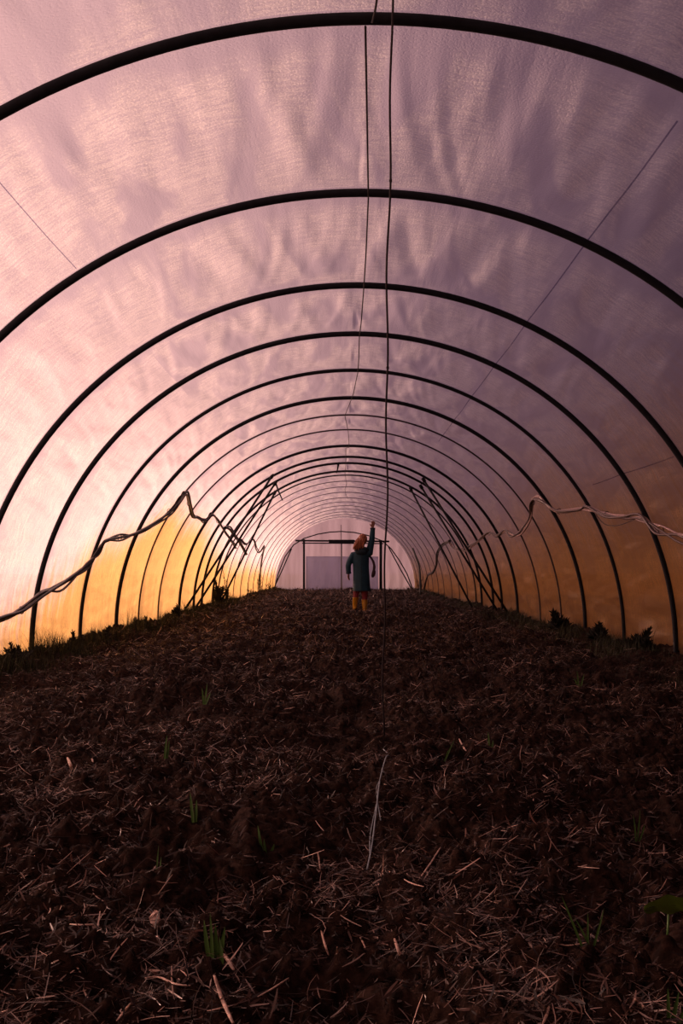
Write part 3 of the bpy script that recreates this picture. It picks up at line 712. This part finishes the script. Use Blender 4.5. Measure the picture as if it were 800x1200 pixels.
# hair: cap plus long locks swept to the left
hr2 = MB(); hr2.ell(hd+Vector((-.004, -.016, .016)), (.088, .092, .106), 20, 14)
rnd = random.Random(5)
for k in range(46):
    a = rnd.uniform(math.pi*1.0, math.pi*1.98); s0 = hd+Vector((.075*math.cos(a), .075*math.sin(a), rnd.uniform(-.01, .05)))
    tx = rnd.uniform(412.8, 426.0); ty = 646 - (0 if tx < 417 else rnd.uniform(0, 2)); end = q(tx, ty-rnd.uniform(0, 3), -.115+rnd.uniform(-.02, .03))
    m1 = s0.lerp(end, .4)+Vector((-.004, -.028, .022)); m2 = s0.lerp(end, .75)+Vector((-.010, -.02, .006))
    hr2.tube(spline([s0, m1, m2, end], 4), [.016]*5+[.014]*4+[.010, .007, .004, .003], 6)
hair = hr2.build('hair', M_HAIR, per)
# bag hanging by the right hip
bag = empty('sling_bag', q(436, 672), 'narrow dark plum bag hanging at the right hip of the person', 'bag')
mb = MB(); mb.tube(spline([q(433.6, 652, .04), q(437.2, 658, .03), q(438.4, 664, .02), q(438, 669, .01)], 5), [.020]*5+[.024]*5+[.028]*6, 10)
mb.build('strap', M_BAG, bag)
mb = MB(); mb.rings([[q(x, y, .01)+Vector((w*math.cos(a), w*.8*math.sin(a), 0)) for a in np.linspace(0, 2*math.pi, 14, endpoint=False)] for x, y, w in ((438.2, 667, .022), (438.1, 669, .034), (437.6, 672, .040), (437, 675, .034), (436.6, 676.8, .015))])
mb.build('pouch', M_BAG, bag)

# ---------- light ----------
w = bpy.data.worlds.new('sky'); bpy.context.scene.world = w; w.use_nodes = True; t = w.node_tree; t.nodes.clear()
o = N(t, 'ShaderNodeOutputWorld'); bg = N(t, 'ShaderNodeBackground'); L(t, bg, 0, o, 0)
tc = N(t, 'ShaderNodeTexCoord'); nr = N(t, 'ShaderNodeVectorMath'); nr.operation = 'NORMALIZE'; L(t, tc, 'Generated', nr, 0)
SD = Vector((-0.86, 0.42, 0.30)).normalized()
dt = N(t, 'ShaderNodeVectorMath'); dt.operation = 'DOT_PRODUCT'; dt.inputs[1].default_value = SD; L(t, nr, 0, dt, 0)
mr = N(t, 'ShaderNodeMapRange'); mr.inputs[1].default_value = -1; mr.inputs[2].default_value = 1; L(t, dt, 'Value', mr, 0)
r = ramp(t, [(0, (.010, .008, .018)), (.35, (.018, .013, .028)), (.55, (.042, .034, .075)), (.72, (.36, .21, .27)), (.90, (1.50, .92, .82)), (1, (2.3, 1.50, 1.20))]); L(t, mr, 0, r, 0)
sx = N(t, 'ShaderNodeSeparateXYZ'); L(t, nr, 0, sx, 0)
hz = N(t, 'ShaderNodeMapRange'); hz.inputs[1].default_value = 0.0; hz.inputs[2].default_value = 0.26; hz.inputs[3].default_value = 1; hz.inputs[4].default_value = 0; L(t, sx, 'Z', hz, 0)
hm = N(t, 'ShaderNodeMath'); hm.operation = 'MULTIPLY_ADD'; L(t, mr, 0, hm, 0); hm.inputs[1].default_value = .9; hm.inputs[2].default_value = .25
hz_, hz = hz, N(t, 'ShaderNodeMath'); hz.operation = 'MULTIPLY'; L(t, hz_, 0, hz, 0); L(t, hm, 0, hz, 1)
ad = N(t, 'ShaderNodeMix'); ad.data_type = 'RGBA'; ad.blend_type = 'ADD'; ad.inputs['B'].default_value = (.34, .15, .05, 1); L(t, hz, 0, ad, 'Factor'); L(t, r, 0, ad, 'A')
L(t, ad, 'Result', bg, 0); bg.inputs[1].default_value = 1.0
sl_ = bpy.data.lights.new('sun', 'SUN'); sl_.energy = 5.2; sl_.color = (1.0, .58, .42); sl_.angle = math.radians(3)
so = bpy.data.objects.new('sun', sl_); C.objects.link(so); so.rotation_euler = (-Vector((-0.86, 0.42, 0.26))).to_track_quat('-Z', 'Y').to_euler()

# ---------- camera ----------
cam = bpy.data.cameras.new('camera'); co = bpy.data.objects.new('camera', cam); C.objects.link(co)
co.location = (0, 0, HC); co.rotation_euler = (math.pi/2, 0, 0)
cam.sensor_fit = 'HORIZONTAL'; cam.sensor_width = 24; cam.lens = 24*F/800
cam.shift_x = -(VX-400)/800; cam.shift_y = (VY-600)/800; cam.clip_start = 0.05; cam.clip_end = 500
sc = bpy.context.scene; sc.camera = co
sc.view_settings.view_transform = 'Standard'; sc.view_settings.look = 'None'; sc.view_settings.gamma = 1; sc.view_settings.use_curve_mapping = False
sc.view_settings.exposure = -0.22
